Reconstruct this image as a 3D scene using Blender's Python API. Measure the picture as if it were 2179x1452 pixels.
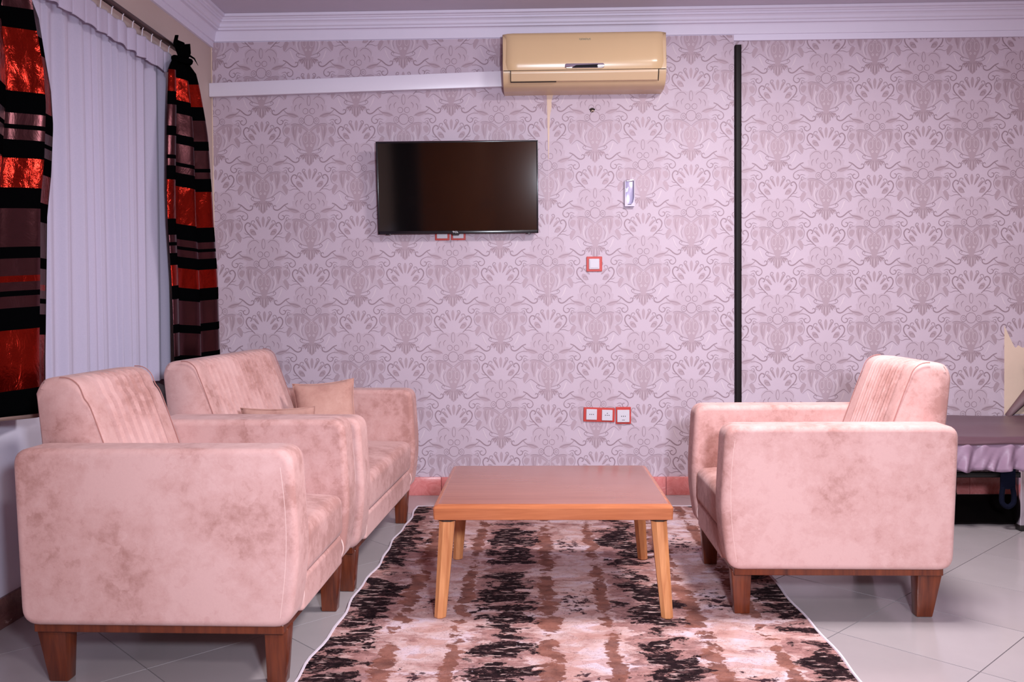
import bpy, bmesh, math, random
from mathutils import Vector, Matrix
from mathutils.geometry import tessellate_polygon
for o in list(bpy.data.objects): bpy.data.objects.remove(o)
SC = bpy.context.scene
COL = SC.collection
PI = math.pi
rnd = random.Random(7)

# ------------------------------------------------------------------ camera
F_PX = 1900.0
cam_data = bpy.data.cameras.new('camera')
cam = bpy.data.objects.new('camera', cam_data); COL.objects.link(cam)
cam_data.sensor_fit = 'HORIZONTAL'; cam_data.sensor_width = 36.0
cam_data.lens = 36.0 * F_PX / 2179.0
cam_data.shift_y = -38.0 / 2179.0
cam_data.clip_start = 0.02
cam.matrix_world = (Matrix.Translation((0, 0, 1.09)) @ Matrix.Rotation(math.radians(1.5), 4, 'Z')
                    @ Matrix.Rotation(math.radians(88.6), 4, 'X') @ Matrix.Rotation(math.radians(-0.4), 4, 'Z'))
SC.camera = cam

# ------------------------------------------------------------------ world, lights, exposure
world = bpy.data.worlds.new('world'); SC.world = world; world.use_nodes = True
world.node_tree.nodes['Background'].inputs['Color'].default_value = (0.30, 0.28, 0.34, 1)
world.node_tree.nodes['Background'].inputs['Strength'].default_value = 0.25
vs = SC.view_settings
vs.view_transform = 'Standard'; vs.look = 'None'; vs.gamma = 1.0; vs.use_curve_mapping = False
vs.exposure = 0.43

def area(name, loc, size, energy, color, target=None, shape='DISK', spread=PI):
    l = bpy.data.lights.new(name, 'AREA'); l.shape = shape; l.size = size; l.energy = energy; l.color = color; l.spread = spread
    o = bpy.data.objects.new(name, l); COL.objects.link(o); o.location = loc
    if target is not None:
        o.rotation_euler = (Vector(target) - Vector(loc)).to_track_quat('-Z', 'Y').to_euler()
    return o
# flush ceiling lamp in the middle of the room, an added unseen fill light behind the viewer, and the camera's flash
area('ceiling_lamp_light', (1.15, 3.05, 2.66), 0.50, 62, (1.0, 0.955, 0.955))
area('added_fill_light', (1.3, -0.6, 2.66), 0.50, 62, (1.0, 0.955, 0.96))
fl = bpy.data.lights.new('camera_flash_light', 'SPOT'); fl.energy = 370; fl.color = (0.80, 0.865, 1.0)
fl.spot_size = math.radians(92); fl.spot_blend = 1.0; fl.shadow_soft_size = 0.10
flo = bpy.data.objects.new('camera_flash_light', fl); COL.objects.link(flo); flo.location = (0.36, -0.1, 1.40)
flo.rotation_euler = (Vector((0.10, 5, 0.78)) - Vector(flo.location)).to_track_quat('-Z', 'Y').to_euler()

# ------------------------------------------------------------------ helpers
def lin(c):
    def g(v):
        v /= 255.0
        return v / 12.92 if v <= 0.04045 else ((v + 0.055) / 1.055) ** 2.4
    return (g(c[0]), g(c[1]), g(c[2]), 1.0)

class NT:
    def __init__(s, name):
        s.m = bpy.data.materials.new(name); s.m.use_nodes = True
        s.t = s.m.node_tree; s.n = s.t.nodes; s.b = s.n['Principled BSDF']
    def new(s, typ, **kw):
        n = s.n.new(typ)
        for k, v in kw.items():
            if k.startswith('i_'): n.inputs[k[2:].replace('_', ' ')].default_value = v
            else: setattr(n, k, v)
        return n
    def link(s, a, b): s.t.links.new(a, b)
    def math(s, op, a, b=None, c=None, clamp=False):
        n = s.new('ShaderNodeMath', operation=op, use_clamp=clamp)
        for i, v in enumerate((a, b, c)):
            if v is None: continue
            if isinstance(v, (int, float)): n.inputs[i].default_value = v
            else: s.link(v, n.inputs[i])
        return n.outputs[0]
    def mix(s, fac, a, b, blend='MIX'):
        n = s.new('ShaderNodeMix', data_type='RGBA', blend_type=blend)
        for i, v in ((0, fac), (6, a), (7, b)):
            if isinstance(v, (int, float, tuple)): n.inputs[i].default_value = v
            else: s.link(v, n.inputs[i])
        return n.outputs[2]
    def coords(s, scale=(1, 1, 1), kind='Object', loc=(0, 0, 0), rot=(0, 0, 0)):
        tc = s.new('ShaderNodeTexCoord'); mp = s.new('ShaderNodeMapping')
        mp.inputs['Scale'].default_value = scale; mp.inputs['Location'].default_value = loc; mp.inputs['Rotation'].default_value = rot
        s.link(tc.outputs[kind], mp.inputs['Vector']); return mp.outputs['Vector']
    def noise(s, vec, scale, detail=4, rough=0.5, dist=0.0):
        n = s.new('ShaderNodeTexNoise'); n.inputs['Scale'].default_value = scale; n.inputs['Detail'].default_value = detail
        n.inputs['Roughness'].default_value = rough; n.inputs['Distortion'].default_value = dist
        s.link(vec, n.inputs['Vector']); return n.outputs['Fac']
    def ramp(s, fac, stops, interp='LINEAR'):
        n = s.new('ShaderNodeValToRGB'); r = n.color_ramp; r.interpolation = interp
        while len(r.elements) < len(stops): r.elements.new(0.5)
        for e, (p, c) in zip(r.elements, stops):
            e.position = p; e.color = c if isinstance(c, tuple) else (c, c, c, 1)
        s.link(fac, n.inputs['Fac']); return n.outputs['Color']
    def bump(s, h, strength=0.3, dist=0.01):
        n = s.new('ShaderNodeBump'); n.inputs['Strength'].default_value = strength; n.inputs['Distance'].default_value = dist
        s.link(h, n.inputs['Height']); s.link(n.outputs['Normal'], s.b.inputs['Normal'])
    def set(s, **kw):
        for k, v in kw.items():
            i = s.b.inputs[k.replace('_', ' ')]
            if isinstance(v, (int, float, tuple)): i.default_value = v
            else: s.link(v, i)
        return s.m

def plain(name, rgb, rough=0.5, metal=0.0, spec=0.5, var=0.06, scale=8.0, bump=0.0, **kw):
    t = NT(name); c = lin(rgb)
    v = t.coords()
    f = t.noise(v, scale, 5, 0.6)
    dark = tuple(x * (1 - var) for x in c[:3]) + (1,); lite = tuple(min(1, x * (1 + var)) for x in c[:3]) + (1,)
    t.set(Base_Color=t.mix(f, dark, lite), Roughness=rough, Metallic=metal, Specular_IOR_Level=spec, **kw)
    if bump: t.bump(t.noise(v, scale * 6, 4), bump, 0.004)
    return t.m

def mesh_obj(name, verts, faces, mat=None, parent=None, smooth=None, mats=None, fmats=None):
    me = bpy.data.meshes.new(name); me.from_pydata([tuple(v) for v in verts], [], faces); me.update()
    return finish(name, me, mat, parent, smooth, mats, fmats)

def finish(name, me, mat=None, parent=None, smooth=None, mats=None, fmats=None):
    if mats:
        for m in mats: me.materials.append(m)
        if fmats: me.polygons.foreach_set('material_index', fmats)
    elif mat: me.materials.append(mat)
    if smooth is not None:
        me.polygons.foreach_set('use_smooth', [True] * len(me.polygons))
        me.set_sharp_from_angle(angle=math.radians(smooth))
    o = bpy.data.objects.new(name, me); COL.objects.link(o)
    if parent: o.parent = parent
    return o

def bm_obj(name, bm, mat=None, parent=None, smooth=None, **kw):
    bmesh.ops.recalc_face_normals(bm, faces=bm.faces)
    me = bpy.data.meshes.new(name); bm.to_mesh(me); bm.free()
    return finish(name, me, mat, parent, smooth, **kw)

def tag(o, label, cat, group=None, kind=None):
    o['label'] = label; o['category'] = cat
    if group: o['group'] = group
    if kind: o['kind'] = kind
    return o

def thing(name, label, cat, loc=(0, 0, 0), rz=0.0, group=None):
    o = bpy.data.objects.new(name, None); COL.objects.link(o); o.location = loc; o.rotation_euler = (0, 0, rz)
    o.empty_display_size = 0.1
    return tag(o, label, cat, group)

def copy_tree(o, parent=None):
    c = o.copy(); COL.objects.link(c); c.parent = parent
    for ch in o.children: copy_tree(ch, c)
    return c

def box_bm(x0, x1, y0, y1, z0, z1, bev=0.0, seg=3, bm=None):
    b = bm or bmesh.new()
    r = bmesh.ops.create_cube(b, size=1.0)
    for v in r['verts']:
        v.co = Vector(((x0 + x1) / 2 + v.co.x * (x1 - x0), (y0 + y1) / 2 + v.co.y * (y1 - y0), (z0 + z1) / 2 + v.co.z * (z1 - z0)))
    if bev > 0:
        es = list({e for v in r['verts'] for e in v.link_edges})
        bmesh.ops.bevel(b, geom=es, offset=bev, segments=seg, profile=0.5, affect='EDGES')
    return b

def box(name, x0, x1, y0, y1, z0, z1, mat, parent=None, bev=0.0, seg=2, **kw):
    return bm_obj(name, box_bm(x0, x1, y0, y1, z0, z1, bev, seg), mat, parent, 40 if bev else None, **kw)

def tube_mesh(pts, r, n=8, closed=False):
    pts = [Vector(p) for p in pts]; N = len(pts); V = []; Fc = []
    rs = r if isinstance(r, (list, tuple)) else [r] * N
    prev = None
    for i, p in enumerate(pts):
        a = pts[(i + 1) % N] if (closed or i < N - 1) else p; b = pts[i - 1] if (closed or i > 0) else p
        t = (a - b).normalized()
        if prev is None:
            up = Vector((0, 0, 1)) if abs(t.z) < 0.9 else Vector((1, 0, 0)); nrm = t.cross(up).normalized()
        else: nrm = (prev - t * prev.dot(t)).normalized()
        prev = nrm; bn = t.cross(nrm)
        for k in range(n):
            an = 2 * PI * k / n; V.append(p + (nrm * math.cos(an) + bn * math.sin(an)) * rs[i])
    for i in range(N if closed else N - 1):
        for k in range(n):
            a = i * n + k; b = i * n + (k + 1) % n; c = ((i + 1) % N) * n + (k + 1) % n; d = ((i + 1) % N) * n + k
            Fc.append((a, b, c, d))
    if not closed:
        Fc.append(tuple(range(n))[::-1]); Fc.append(tuple((N - 1) * n + k for k in range(n)))
    return V, Fc

def tube(name, pts, r, mat, parent=None, n=8, closed=False):
    V, Fc = tube_mesh(pts, r, n, closed); return mesh_obj(name, V, Fc, mat, parent, 40)

def catmull(pts, k=6, closed=False):
    P = [tuple(p) for p in pts]; n = len(P); out = []
    rng = n if closed else n - 1
    for i in range(rng):
        p0 = P[i - 1] if (closed or i > 0) else P[0]; p1 = P[i]; p2 = P[(i + 1) % n]
        p3 = P[(i + 2) % n] if (closed or i + 2 < n) else P[-1]
        for j in range(k):
            t = j / k; t2 = t * t; t3 = t2 * t
            out.append(tuple(0.5 * (2 * b + (c - a) * t + (2 * a - 5 * b + 4 * c - d) * t2 + (-a + 3 * b - 3 * c + d) * t3)
                             for a, b, c, d in zip(p0, p1, p2, p3)))
    if not closed: out.append(P[-1])
    return out

def interp(x, tab):
    if x <= tab[0][0]: return tab[0][1]
    for (a, va), (b, vb) in zip(tab, tab[1:]):
        if x <= b: return va + (vb - va) * (x - a) / (b - a)
    return tab[-1][1]

def rounded_poly(pts, rad, seg=5):
    """pts: 2D corners ; rad: radius per corner"""
    out = []; n = len(pts)
    for i, p in enumerate(pts):
        p = Vector(p); a = Vector(pts[i - 1]) - p; b = Vector(pts[(i + 1) % n]) - p
        r = rad[i] if isinstance(rad, (list, tuple)) else rad
        if r <= 0: out.append(tuple(p)); continue
        p0 = p + a.normalized() * r; p1 = p + b.normalized() * r
        for k in range(seg + 1):
            t = k / seg; out.append(tuple((1 - t) ** 2 * p0 + 2 * t * (1 - t) * p + t * t * p1))
    return out

def prism_bm(poly, a0, a1, axis='y', bev=0.0, seg=3):
    bm = bmesh.new()
    def P(u, w, a): return (u, a, w) if axis == 'y' else ((a, u, w) if axis == 'x' else (u, w, a))
    v0 = [bm.verts.new(P(u, w, a0)) for u, w in poly]; v1 = [bm.verts.new(P(u, w, a1)) for u, w in poly]
    f0 = bm.faces.new(v0); f1 = bm.faces.new(v1[::-1])
    n = len(poly)
    for i in range(n): bm.faces.new((v0[i], v1[i], v1[(i + 1) % n], v0[(i + 1) % n]))
    bmesh.ops.recalc_face_normals(bm, faces=bm.faces)
    if bev: bmesh.ops.bevel(bm, geom=list(f0.edges) + list(f1.edges), offset=bev, segments=seg, profile=0.5, affect='EDGES')
    return bm

def text_obj(name, txt, size, loc, mat, parent, extrude=0.0006, rot=(PI / 2, 0, 0), xs=1.0):
    cu = bpy.data.curves.new(name, 'FONT'); cu.body = txt; cu.size = size; cu.extrude = extrude; cu.align_x = 'CENTER'; cu.align_y = 'CENTER'
    tmp = bpy.data.objects.new('tmp', cu); COL.objects.link(tmp)
    dg = bpy.context.evaluated_depsgraph_get()
    me = bpy.data.meshes.new_from_object(tmp.evaluated_get(dg)); bpy.data.objects.remove(tmp)
    me.materials.clear(); me.materials.append(mat)
    o = bpy.data.objects.new(name, me); COL.objects.link(o); o.parent = parent; o.location = loc; o.rotation_euler = rot; o.scale = (xs, 1, 1)
    return o

def wn(o):
    m = o.modifiers.new('weighted', 'WEIGHTED_NORMAL'); m.keep_sharp = True
    return o

# ------------------------------------------------------------------ materials
WP = dict(base=(199, 180, 194), mid=(193, 173, 186), dark=(178, 155, 166), line=(154, 130, 141), high=(211, 193, 203))
def paper(name, rgb, rough, metal=0.0):
    t = NT(name); c = lin(rgb); v = t.coords()
    f = t.noise(v, 1.6, 5, 0.6)
    t.set(Base_Color=t.mix(f, tuple(x * 0.94 for x in c[:3]) + (1,), tuple(min(1, x * 1.05) for x in c[:3]) + (1,)), Roughness=rough, Metallic=metal, Specular_IOR_Level=0.35)
    t.bump(t.noise(v, 420, 3), 0.12, 0.001)
    return t.m
# the printed leaves are a pearly ink: darker than the ground, but with a broad sheen
M_PAPER = [paper('wallpaper_ground', WP['base'], 0.50), paper('wallpaper_pale_print', WP['mid'], 0.55, 0.04), paper('wallpaper_leaf_print', WP['dark'], 0.56, 0.15),
           paper('wallpaper_line_print', WP['line'], 0.55, 0.12), paper('wallpaper_light_print', WP['high'], 0.45)]
M_PAINT0 = plain('cream_wall_paint', (196, 180, 178), 0.7, spec=0.3, bump=0.05)
def left_paint():
    t = NT('two_tone_wall_paint'); v = t.coords(); sx = t.new('ShaderNodeSeparateXYZ'); t.link(v, sx.inputs[0])
    n = t.noise(v, 2.2, 5, 0.6); k = t.math('LESS_THAN', sx.outputs[2], 0.74)
    up = t.mix(n, lin((192, 168, 160)), lin((204, 184, 176))); lo = t.mix(n, lin((206, 200, 218)), lin((224, 218, 234)))
    t.set(Base_Color=t.mix(k, up, lo), Roughness=0.7, Specular_IOR_Level=0.3); t.bump(t.noise(v, 60, 4), 0.05, 0.004); return t.m
M_LEFT = left_paint()
M_PAINT = M_PAINT0
M_CEIL = plain('ceiling_paint', (205, 196, 212), 0.8, spec=0.2, var=0.03)
M_CORN = plain('cornice_paint', (226, 218, 236), 0.5, spec=0.4, var=0.03)
M_PLASTER = plain('bare_plaster', (222, 196, 178), 0.85, spec=0.2, bump=0.2)
M_WHITE = plain('white_plastic', (226, 218, 232), 0.35, var=0.03)
M_SWITCH = plain('switch_white_plastic', (206, 200, 210), 0.5, var=0.02)
M_REDP = plain('red_plastic', (190, 40, 28), 0.45, var=0.06)
M_CREAM = plain('cream_ac_plastic', (216, 183, 142), 0.22, var=0.04, scale=3)
M_CREAM2 = plain('yellowed_ac_plastic', (210, 178, 142), 0.28, var=0.05, scale=3)
M_DARKGAP = plain('dark_gap', (40, 24, 16), 0.8)
M_CHROME = plain('chrome', (225, 220, 232), 0.12, metal=1.0, var=0.02)
M_BLACKGLOSS = plain('black_gloss', (14, 12, 16), 0.15, var=0.1)
M_TVBEZ = plain('black_bezel', (26, 22, 28), 0.22, var=0.1)
M_SCREEN = plain('dark_screen', (7, 6, 8), 0.07, var=0.05, spec=1.0)
M_BLACKPIPE = plain('black_pipe', (18, 8, 11), 0.5, spec=0.2, var=0.1)
M_BEDSHADE = plain('underbed_shade_black', (20, 15, 16), 0.95, spec=0.05)  # black for the painted shade below the bed
M_NAVY = plain('navy_cloth', (10, 12, 28), 0.95, spec=0.1)
M_BLACKMETAL = plain('black_metal', (16, 12, 12), 0.4)
M_WHITEPRINT = plain('white_print', (240, 240, 245), 0.4)
M_TEALPRINT = plain('grey_green_print', (96, 110, 96), 0.5)

def suede(name, a, b, c, scale=1.0, sheen=0.12):
    t = NT(name); v = t.coords((1, 1, 1))
    big = t.noise(v, 3.4 * scale, 3, 0.5); med = t.noise(v, 22 * scale, 7, 0.72, 0.15); fine = t.noise(v, 160, 3, 0.6)
    vo = t.new('ShaderNodeTexVoronoi'); vo.inputs['Scale'].default_value = 26 * scale; vo.inputs['Randomness'].default_value = 1.0
    wv = t.new('ShaderNodeVectorMath', operation='ADD'); t.link(v, wv.inputs[0])
    nz = t.new('ShaderNodeTexNoise'); nz.inputs['Scale'].default_value = 30; t.link(v, nz.inputs['Vector'])
    sc_ = t.new('ShaderNodeVectorMath', operation='SCALE'); sc_.inputs['Scale'].default_value = 0.07; t.link(nz.outputs['Color'], sc_.inputs[0]); t.link(sc_.outputs[0], wv.inputs[1]); t.link(wv.outputs[0], vo.inputs['Vector'])
    cell = t.new('ShaderNodeSeparateColor'); t.link(vo.outputs['Color'], cell.inputs[0])
    m = t.math('ADD', t.math('ADD', t.math('MULTIPLY', big, 0.62), t.math('MULTIPLY', med, 0.42)), t.math('MULTIPLY', cell.outputs[0], 0.055))
    col = t.ramp(m, [(0.43, lin(c)), (0.53, lin(b)), (0.64, lin(a))])
    col = t.mix(t.math('MULTIPLY', fine, 0.2), col, tuple(x * 0.80 for x in lin(b)[:3]) + (1,))
    t.set(Base_Color=col, Roughness=0.85, Specular_IOR_Level=0.2, Sheen_Weight=sheen, Sheen_Roughness=0.45, Sheen_Tint=(1, 0.88, 0.92, 1))
    h = t.math('ADD', t.math('MULTIPLY', med, 0.7), t.math('MULTIPLY', fine, 0.25))
    t.bump(h, 0.22, 0.004)
    return t.m
M_SUEDE = suede('pink_beige_suede', (209, 167, 163), (199, 154, 149), (172, 125, 118))
M_SUEDE2 = suede('tan_cushion_suede', (200, 156, 144), (190, 144, 132), (172, 124, 114), 0.6)
M_STITCH = plain('pale_stitching', (226, 190, 184), 0.8)
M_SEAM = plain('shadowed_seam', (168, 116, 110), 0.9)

def wood(name, a, b, rough=0.3, axis=2, scale=1.0):
    t = NT(name); sc = [22 * scale] * 3; sc[axis] = 1.6 * scale
    v = t.coords(tuple(sc))
    f = t.noise(v, 1.2, 5, 0.6, 1.2); g = t.noise(v, 6, 3, 0.5)
    k = t.math('ADD', t.math('MULTIPLY', f, 0.75), t.math('MULTIPLY', g, 0.3))
    t.set(Base_Color=t.ramp(k, [(0.35, lin(a)), (0.68, lin(b))]), Roughness=rough, Specular_IOR_Level=0.5, Coat_Weight=0.25, Coat_Roughness=0.15)
    return t.m
M_DARKWOOD = wood('dark_red_brown_wood', (70, 26, 14), (116, 52, 26), 0.32)
M_TABLEWOOD = wood('orange_brown_table_wood', (160, 88, 54), (190, 114, 74), 0.26, axis=0)
M_TABLETOP = wood('brown_tabletop_veneer', (142, 88, 74), (156, 100, 84), 0.26, axis=0, scale=0.7)
M_LEGWOOD = wood('honey_leg_wood', (178, 108, 66), (214, 148, 98), 0.3)

def tile_mat():
    t = NT('glazed_floor_tile'); v = t.coords()
    oi = t.new('ShaderNodeObjectInfo')
    f = t.noise(v, 5, 4, 0.6)
    col = t.mix(f, lin((158, 149, 152)), lin((174, 165, 168)))
    col = t.mix(t.math('MULTIPLY', oi.outputs['Random'], 0.5), col, lin((154, 144, 147)))
    t.set(Base_Color=col, Roughness=0.16, Specular_IOR_Level=0.5)
    return t.m
M_TILE = tile_mat()
M_GROUT = plain('dark_grout', (104, 92, 98), 0.9, var=0.2)
def marble(name, a, b):
    t = NT(name); v = t.coords()
    f = t.noise(v, 14, 7, 0.72, 1.5)
    t.set(Base_Color=t.ramp(f, [(0.35, lin(a)), (0.62, lin(b)), (0.72, lin((240, 205, 200)))]), Roughness=0.25)
    return t.m
M_MARBLE = marble('pink_marble', (198, 104, 102), (216, 134, 132))
M_MARBLE_SHADED = marble('shaded_marble', (88, 54, 52), (112, 74, 70))  # marble darkened so its colour carries the shade along the left wall

def rug_mat():
    t = NT('distressed_patch_rug'); v = t.coords()
    sx = t.new('ShaderNodeSeparateXYZ'); t.link(v, sx.inputs[0]); x, y = sx.outputs[0], sx.outputs[1]
    def strv(a, b, off): return t.coords((a, b, 1), loc=(off, off * 1.7, 0))
    n_edge = t.noise(strv(5, 9, 3), 1.0, 6, 0.72)            # ragged column edges
    n_edge2 = t.noise(strv(14, 30, 9), 1.0, 4, 0.7)
    wob = t.math('ADD', t.math('MULTIPLY', t.math('SUBTRACT', n_edge, 0.5), 0.22), t.math('MULTIPLY', t.math('SUBTRACT', n_edge2, 0.5), 0.10))
    u = t.math('FRACT', t.math('ADD', t.math('ADD', t.math('DIVIDE', t.math('ADD', x, 0.235), 0.50), 8.0), wob))
    wobv = t.math('MULTIPLY', t.math('SUBTRACT', t.noise(strv(9, 5, 21), 1.0, 5, 0.7), 0.5), 0.35)
    w = t.math('FRACT', t.math('ADD', t.math('ADD', t.math('DIVIDE', y, 0.74), 8.1), wobv))
    def band(s, lo, hi): return t.math('MULTIPLY', t.math('GREATER_THAN', s, lo), t.math('LESS_THAN', s, hi))
    # dabs of paint: horizontally stretched cells
    def dabs(a, b, off, lo, hi):
        n = t.noise(strv(a, b, off), 1.0, 5, 0.62, 0.6)
        return t.ramp(n, [(lo, 0.0), (hi, 1.0)])
    cream = t.ramp(t.noise(strv(7, 10, 40), 1.0, 5, 0.65, 0.5), [(0.36, lin((168, 126, 122))), (0.50, lin((198, 166, 164))), (0.64, lin((206, 184, 194)))])
    vor = t.new('ShaderNodeTexVoronoi'); vor.inputs['Scale'].default_value = 1.0; t.link(strv(9, 24, 2), vor.inputs['Vector'])
    patch = t.new('ShaderNodeSeparateColor'); t.link(vor.outputs['Color'], patch.inputs[0])
    cream = t.mix(t.math('MULTIPLY', t.math('GREATER_THAN', patch.outputs[0], 0.72), 0.55), cream, lin((182, 136, 128)))
    brown = t.ramp(t.noise(strv(12, 16, 55), 1.0, 4, 0.6), [(0.35, lin((98, 58, 50))), (0.6, lin((140, 90, 78)))])
    col = cream
    def win(sv, c, hw): return t.math('SUBTRACT', 1.0, t.math('DIVIDE', t.math('ABSOLUTE', t.math('SUBTRACT', sv, c)), hw), clamp=True)
    gu, gw = win(u, 0.25, 0.27), win(w, 0.47, 0.52)
    gate = t.math('ADD', t.math('MULTIPLY', t.math('POWER', gu, 0.45), 0.20), t.math('MULTIPLY', t.math('POWER', gw, 0.5), 0.09))
    n1 = t.noise(strv(8, 12, 5), 1.0, 8, 0.66, 0.5); n2 = t.noise(strv(24, 34, 19), 1.0, 6, 0.70, 0.3); n3 = t.noise(strv(4, 9, 61), 1.0, 6, 0.68, 0.3)
    def thr(sv, lo, hi): return t.ramp(sv, [(lo, 0.0), (hi, 1.0)])
    # taupe wash around the dark blocks
    wash = thr(t.math('ADD', gate, n3), 0.64, 0.67)
    col = t.mix(t.math('MULTIPLY', wash, 0.85), col, t.ramp(n2, [(0.38, lin((124, 84, 82))), (0.62, lin((172, 126, 122)))]))
    # brown vertical strips, broken
    bg = t.math('MAXIMUM', t.math('MULTIPLY', win(u, 0.545, 0.085), win(w, 0.40, 0.62)), t.math('MULTIPLY', win(u, 0.945, 0.060), win(w, 0.60, 0.60)))
    bm_ = thr(t.math('ADD', t.math('MULTIPLY', t.math('POWER', bg, 0.35), 0.34), n1), 0.66, 0.69)
    bm_ = t.math('MULTIPLY', bm_, t.math('GREATER_THAN', bg, 0.02))
    col = t.mix(t.math('MULTIPLY', bm_, 0.92), col, brown)
    # black dabs
    dark = t.ramp(n2, [(0.36, lin((16, 10, 13))), (0.55, lin((40, 26, 30))), (0.64, lin((96, 68, 68)))])
    k1 = thr(t.math('ADD', gate, t.math('ADD', t.math('MULTIPLY', n1, 0.75), t.math('MULTIPLY', n2, 0.25))), 0.705, 0.722)
    col = t.mix(k1, col, dark)
    # pale scratches across the black
    scr = t.math('MULTIPLY', thr(t.noise(strv(16, 60, 29), 1.0, 4, 0.6), 0.58, 0.61), gu)
    col = t.mix(t.math('MULTIPLY', scr, 0.8), col, lin((206, 172, 168)))
    # small ink rings and cracks in the cream blocks
    rg = t.math('MULTIPLY', win(u, 0.76, 0.16), win(w, 0.42, 0.22))
    ring = thr(t.math('ADD', t.math('MULTIPLY', t.math('POWER', rg, 0.5), 0.20), n2), 0.66, 0.69)
    col = t.mix(ring, col, lin((58, 38, 44)))
    crk = t.math('LESS_THAN', t.math('ABSOLUTE', t.math('SUBTRACT', t.noise(strv(10, 12, 63), 1.0, 6, 0.75), 0.5)), 0.004)
    col = t.mix(t.math('MULTIPLY', crk, 0.7), col, lin((70, 46, 46)))
    t.set(Base_Color=col, Roughness=0.95, Specular_IOR_Level=0.05)
    t.bump(t.noise(v, 500, 2), 0.35, 0.003)
    return t.m
M_RUG = rug_mat()
M_BIND = plain('pale_rug_binding', (212, 198, 210), 0.8)

def foil(name, a, b, rough, metal, crumple, cs=26):
    t = NT(name); v = t.coords()
    f = t.noise(v, 9, 4, 0.6)
    t.set(Base_Color=t.mix(f, lin(a), lin(b)), Roughness=rough, Metallic=metal, Specular_IOR_Level=0.6)
    h = t.noise(t.coords((1, 1, 0.55)), cs, 5, 0.62, 1.0)
    t.bump(h, crumple, 0.02)
    return t.m
M_FOIL = foil('red_foil_satin', (112, 16, 9), (150, 30, 18), 0.18, 0.95, 0.24)
M_PLUM = foil('plum_satin', (52, 24, 28), (74, 36, 42), 0.26, 0.85, 0.10, 14)
M_VELVET = NT('black_velvet').set(Base_Color=(0.0012, 0.0012, 0.0015, 1), Roughness=0.95, Specular_IOR_Level=0.0)
M_HEM = plain('brown_hem', (128, 100, 92), 0.8)
def sheer_mat():
    t = NT('white_voile'); v = t.coords((60, 60, 60))
    tr = t.new('ShaderNodeBsdfTranslucent'); tr.inputs['Color'].default_value = lin((226, 220, 240))
    mx = t.new('ShaderNodeMixShader'); mx.inputs[0].default_value = 0.22
    t.set(Base_Color=t.mix(t.noise(v, 3, 3), lin((194, 184, 206)), lin((206, 196, 218))), Roughness=0.7, Specular_IOR_Level=0.2, Sheen_Weight=0.1)
    out = t.n['Material Output']
    t.link(t.b.outputs[0], mx.inputs[1]); t.link(tr.outputs[0], mx.inputs[2]); t.link(mx.outputs[0], out.inputs['Surface'])
    return t.m
M_SHEER = sheer_mat()
M_RAIL = plain('dark_bronze_rail', (84, 62, 58), 0.35, metal=0.6)
M_BEDTOP = plain('brown_satin_cover', (98, 70, 80), 0.38, var=0.08, bump=0.05)
M_BEDSKIRT = plain('mauve_satin_skirt', (148, 120, 142), 0.42, var=0.10, scale=20)
M_DARKPIL = plain('dark_brown_satin', (48, 34, 38), 0.4)
M_FLAP = plain('brown_paper_flap', (120, 92, 98), 0.6)
M_GLASS = NT('window_glass').set(Base_Color=(0.02, 0.02, 0.03, 1), Roughness=0.05)
M_ADDED_WOOD = wood('added_door_wood', (176, 94, 44), (204, 122, 62), 0.4)
M_ADDED_DARK = plain('added_door_dark', (26, 20, 22), 0.5)
M_CLEAR = NT('silver_lavender_plastic').set(Base_Color=lin((166, 156, 190)), Roughness=0.25, Metallic=0.1)
M_HOLD = NT('pale_lavender_plastic').set(Base_Color=lin((206, 196, 222)), Roughness=0.2)

# ------------------------------------------------------------------ room shell
XL, XR, YB, YF, ZC = -1.81, 4.30, 5.02, -1.6, 2.685
def S(o, label, cat): return tag(o, label, cat, kind='structure')

fl_o = S(box('floor', XL - 0.1, XR + 0.1, YF - 0.1, YB + 0.1, -0.12, -0.0025, M_GROUT), 'pale glazed tile floor laid on the diagonal', 'floor')

def clip_poly(P, x0, x1, y0, y1):
    for ax, lim, sg in ((0, x0, 1), (0, x1, -1), (1, y0, 1), (1, y1, -1)):
        out = []
        for i in range(len(P)):
            a, b = P[i - 1], P[i]
            ia = sg * (a[ax] - lim) >= 0; ib = sg * (b[ax] - lim) >= 0
            if ia != ib:
                t = (lim - a[ax]) / (b[ax] - a[ax]); out.append((a[0] + (b[0] - a[0]) * t, a[1] + (b[1] - a[1]) * t))
            if ib: out.append(b)
        P = out
        if len(P) < 3: return []
    return P
TS = 0.434; GAP = 0.0016
def tile_mesh(poly):
    bm = bmesh.new(); n = len(poly)
    cx = sum(p[0] for p in poly) / n; cy = sum(p[1] for p in poly) / n
    top = [bm.verts.new((p[0], p[1], 0.0)) for p in poly]; bot = [bm.verts.new((p[0], p[1], -0.008)) for p in poly]
    bm.faces.new(top); bm.faces.new(bot[::-1])
    for i in range(n): bm.faces.new((top[i], bot[i], bot[(i + 1) % n], top[(i + 1) % n]))
    bmesh.ops.recalc_face_normals(bm, faces=bm.faces)
    me = bpy.data.meshes.new('floor_tile'); bm.to_mesh(me); bm.free(); me.materials.append(M_TILE); return me
r2 = math.sqrt(0.5); whole = None
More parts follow.
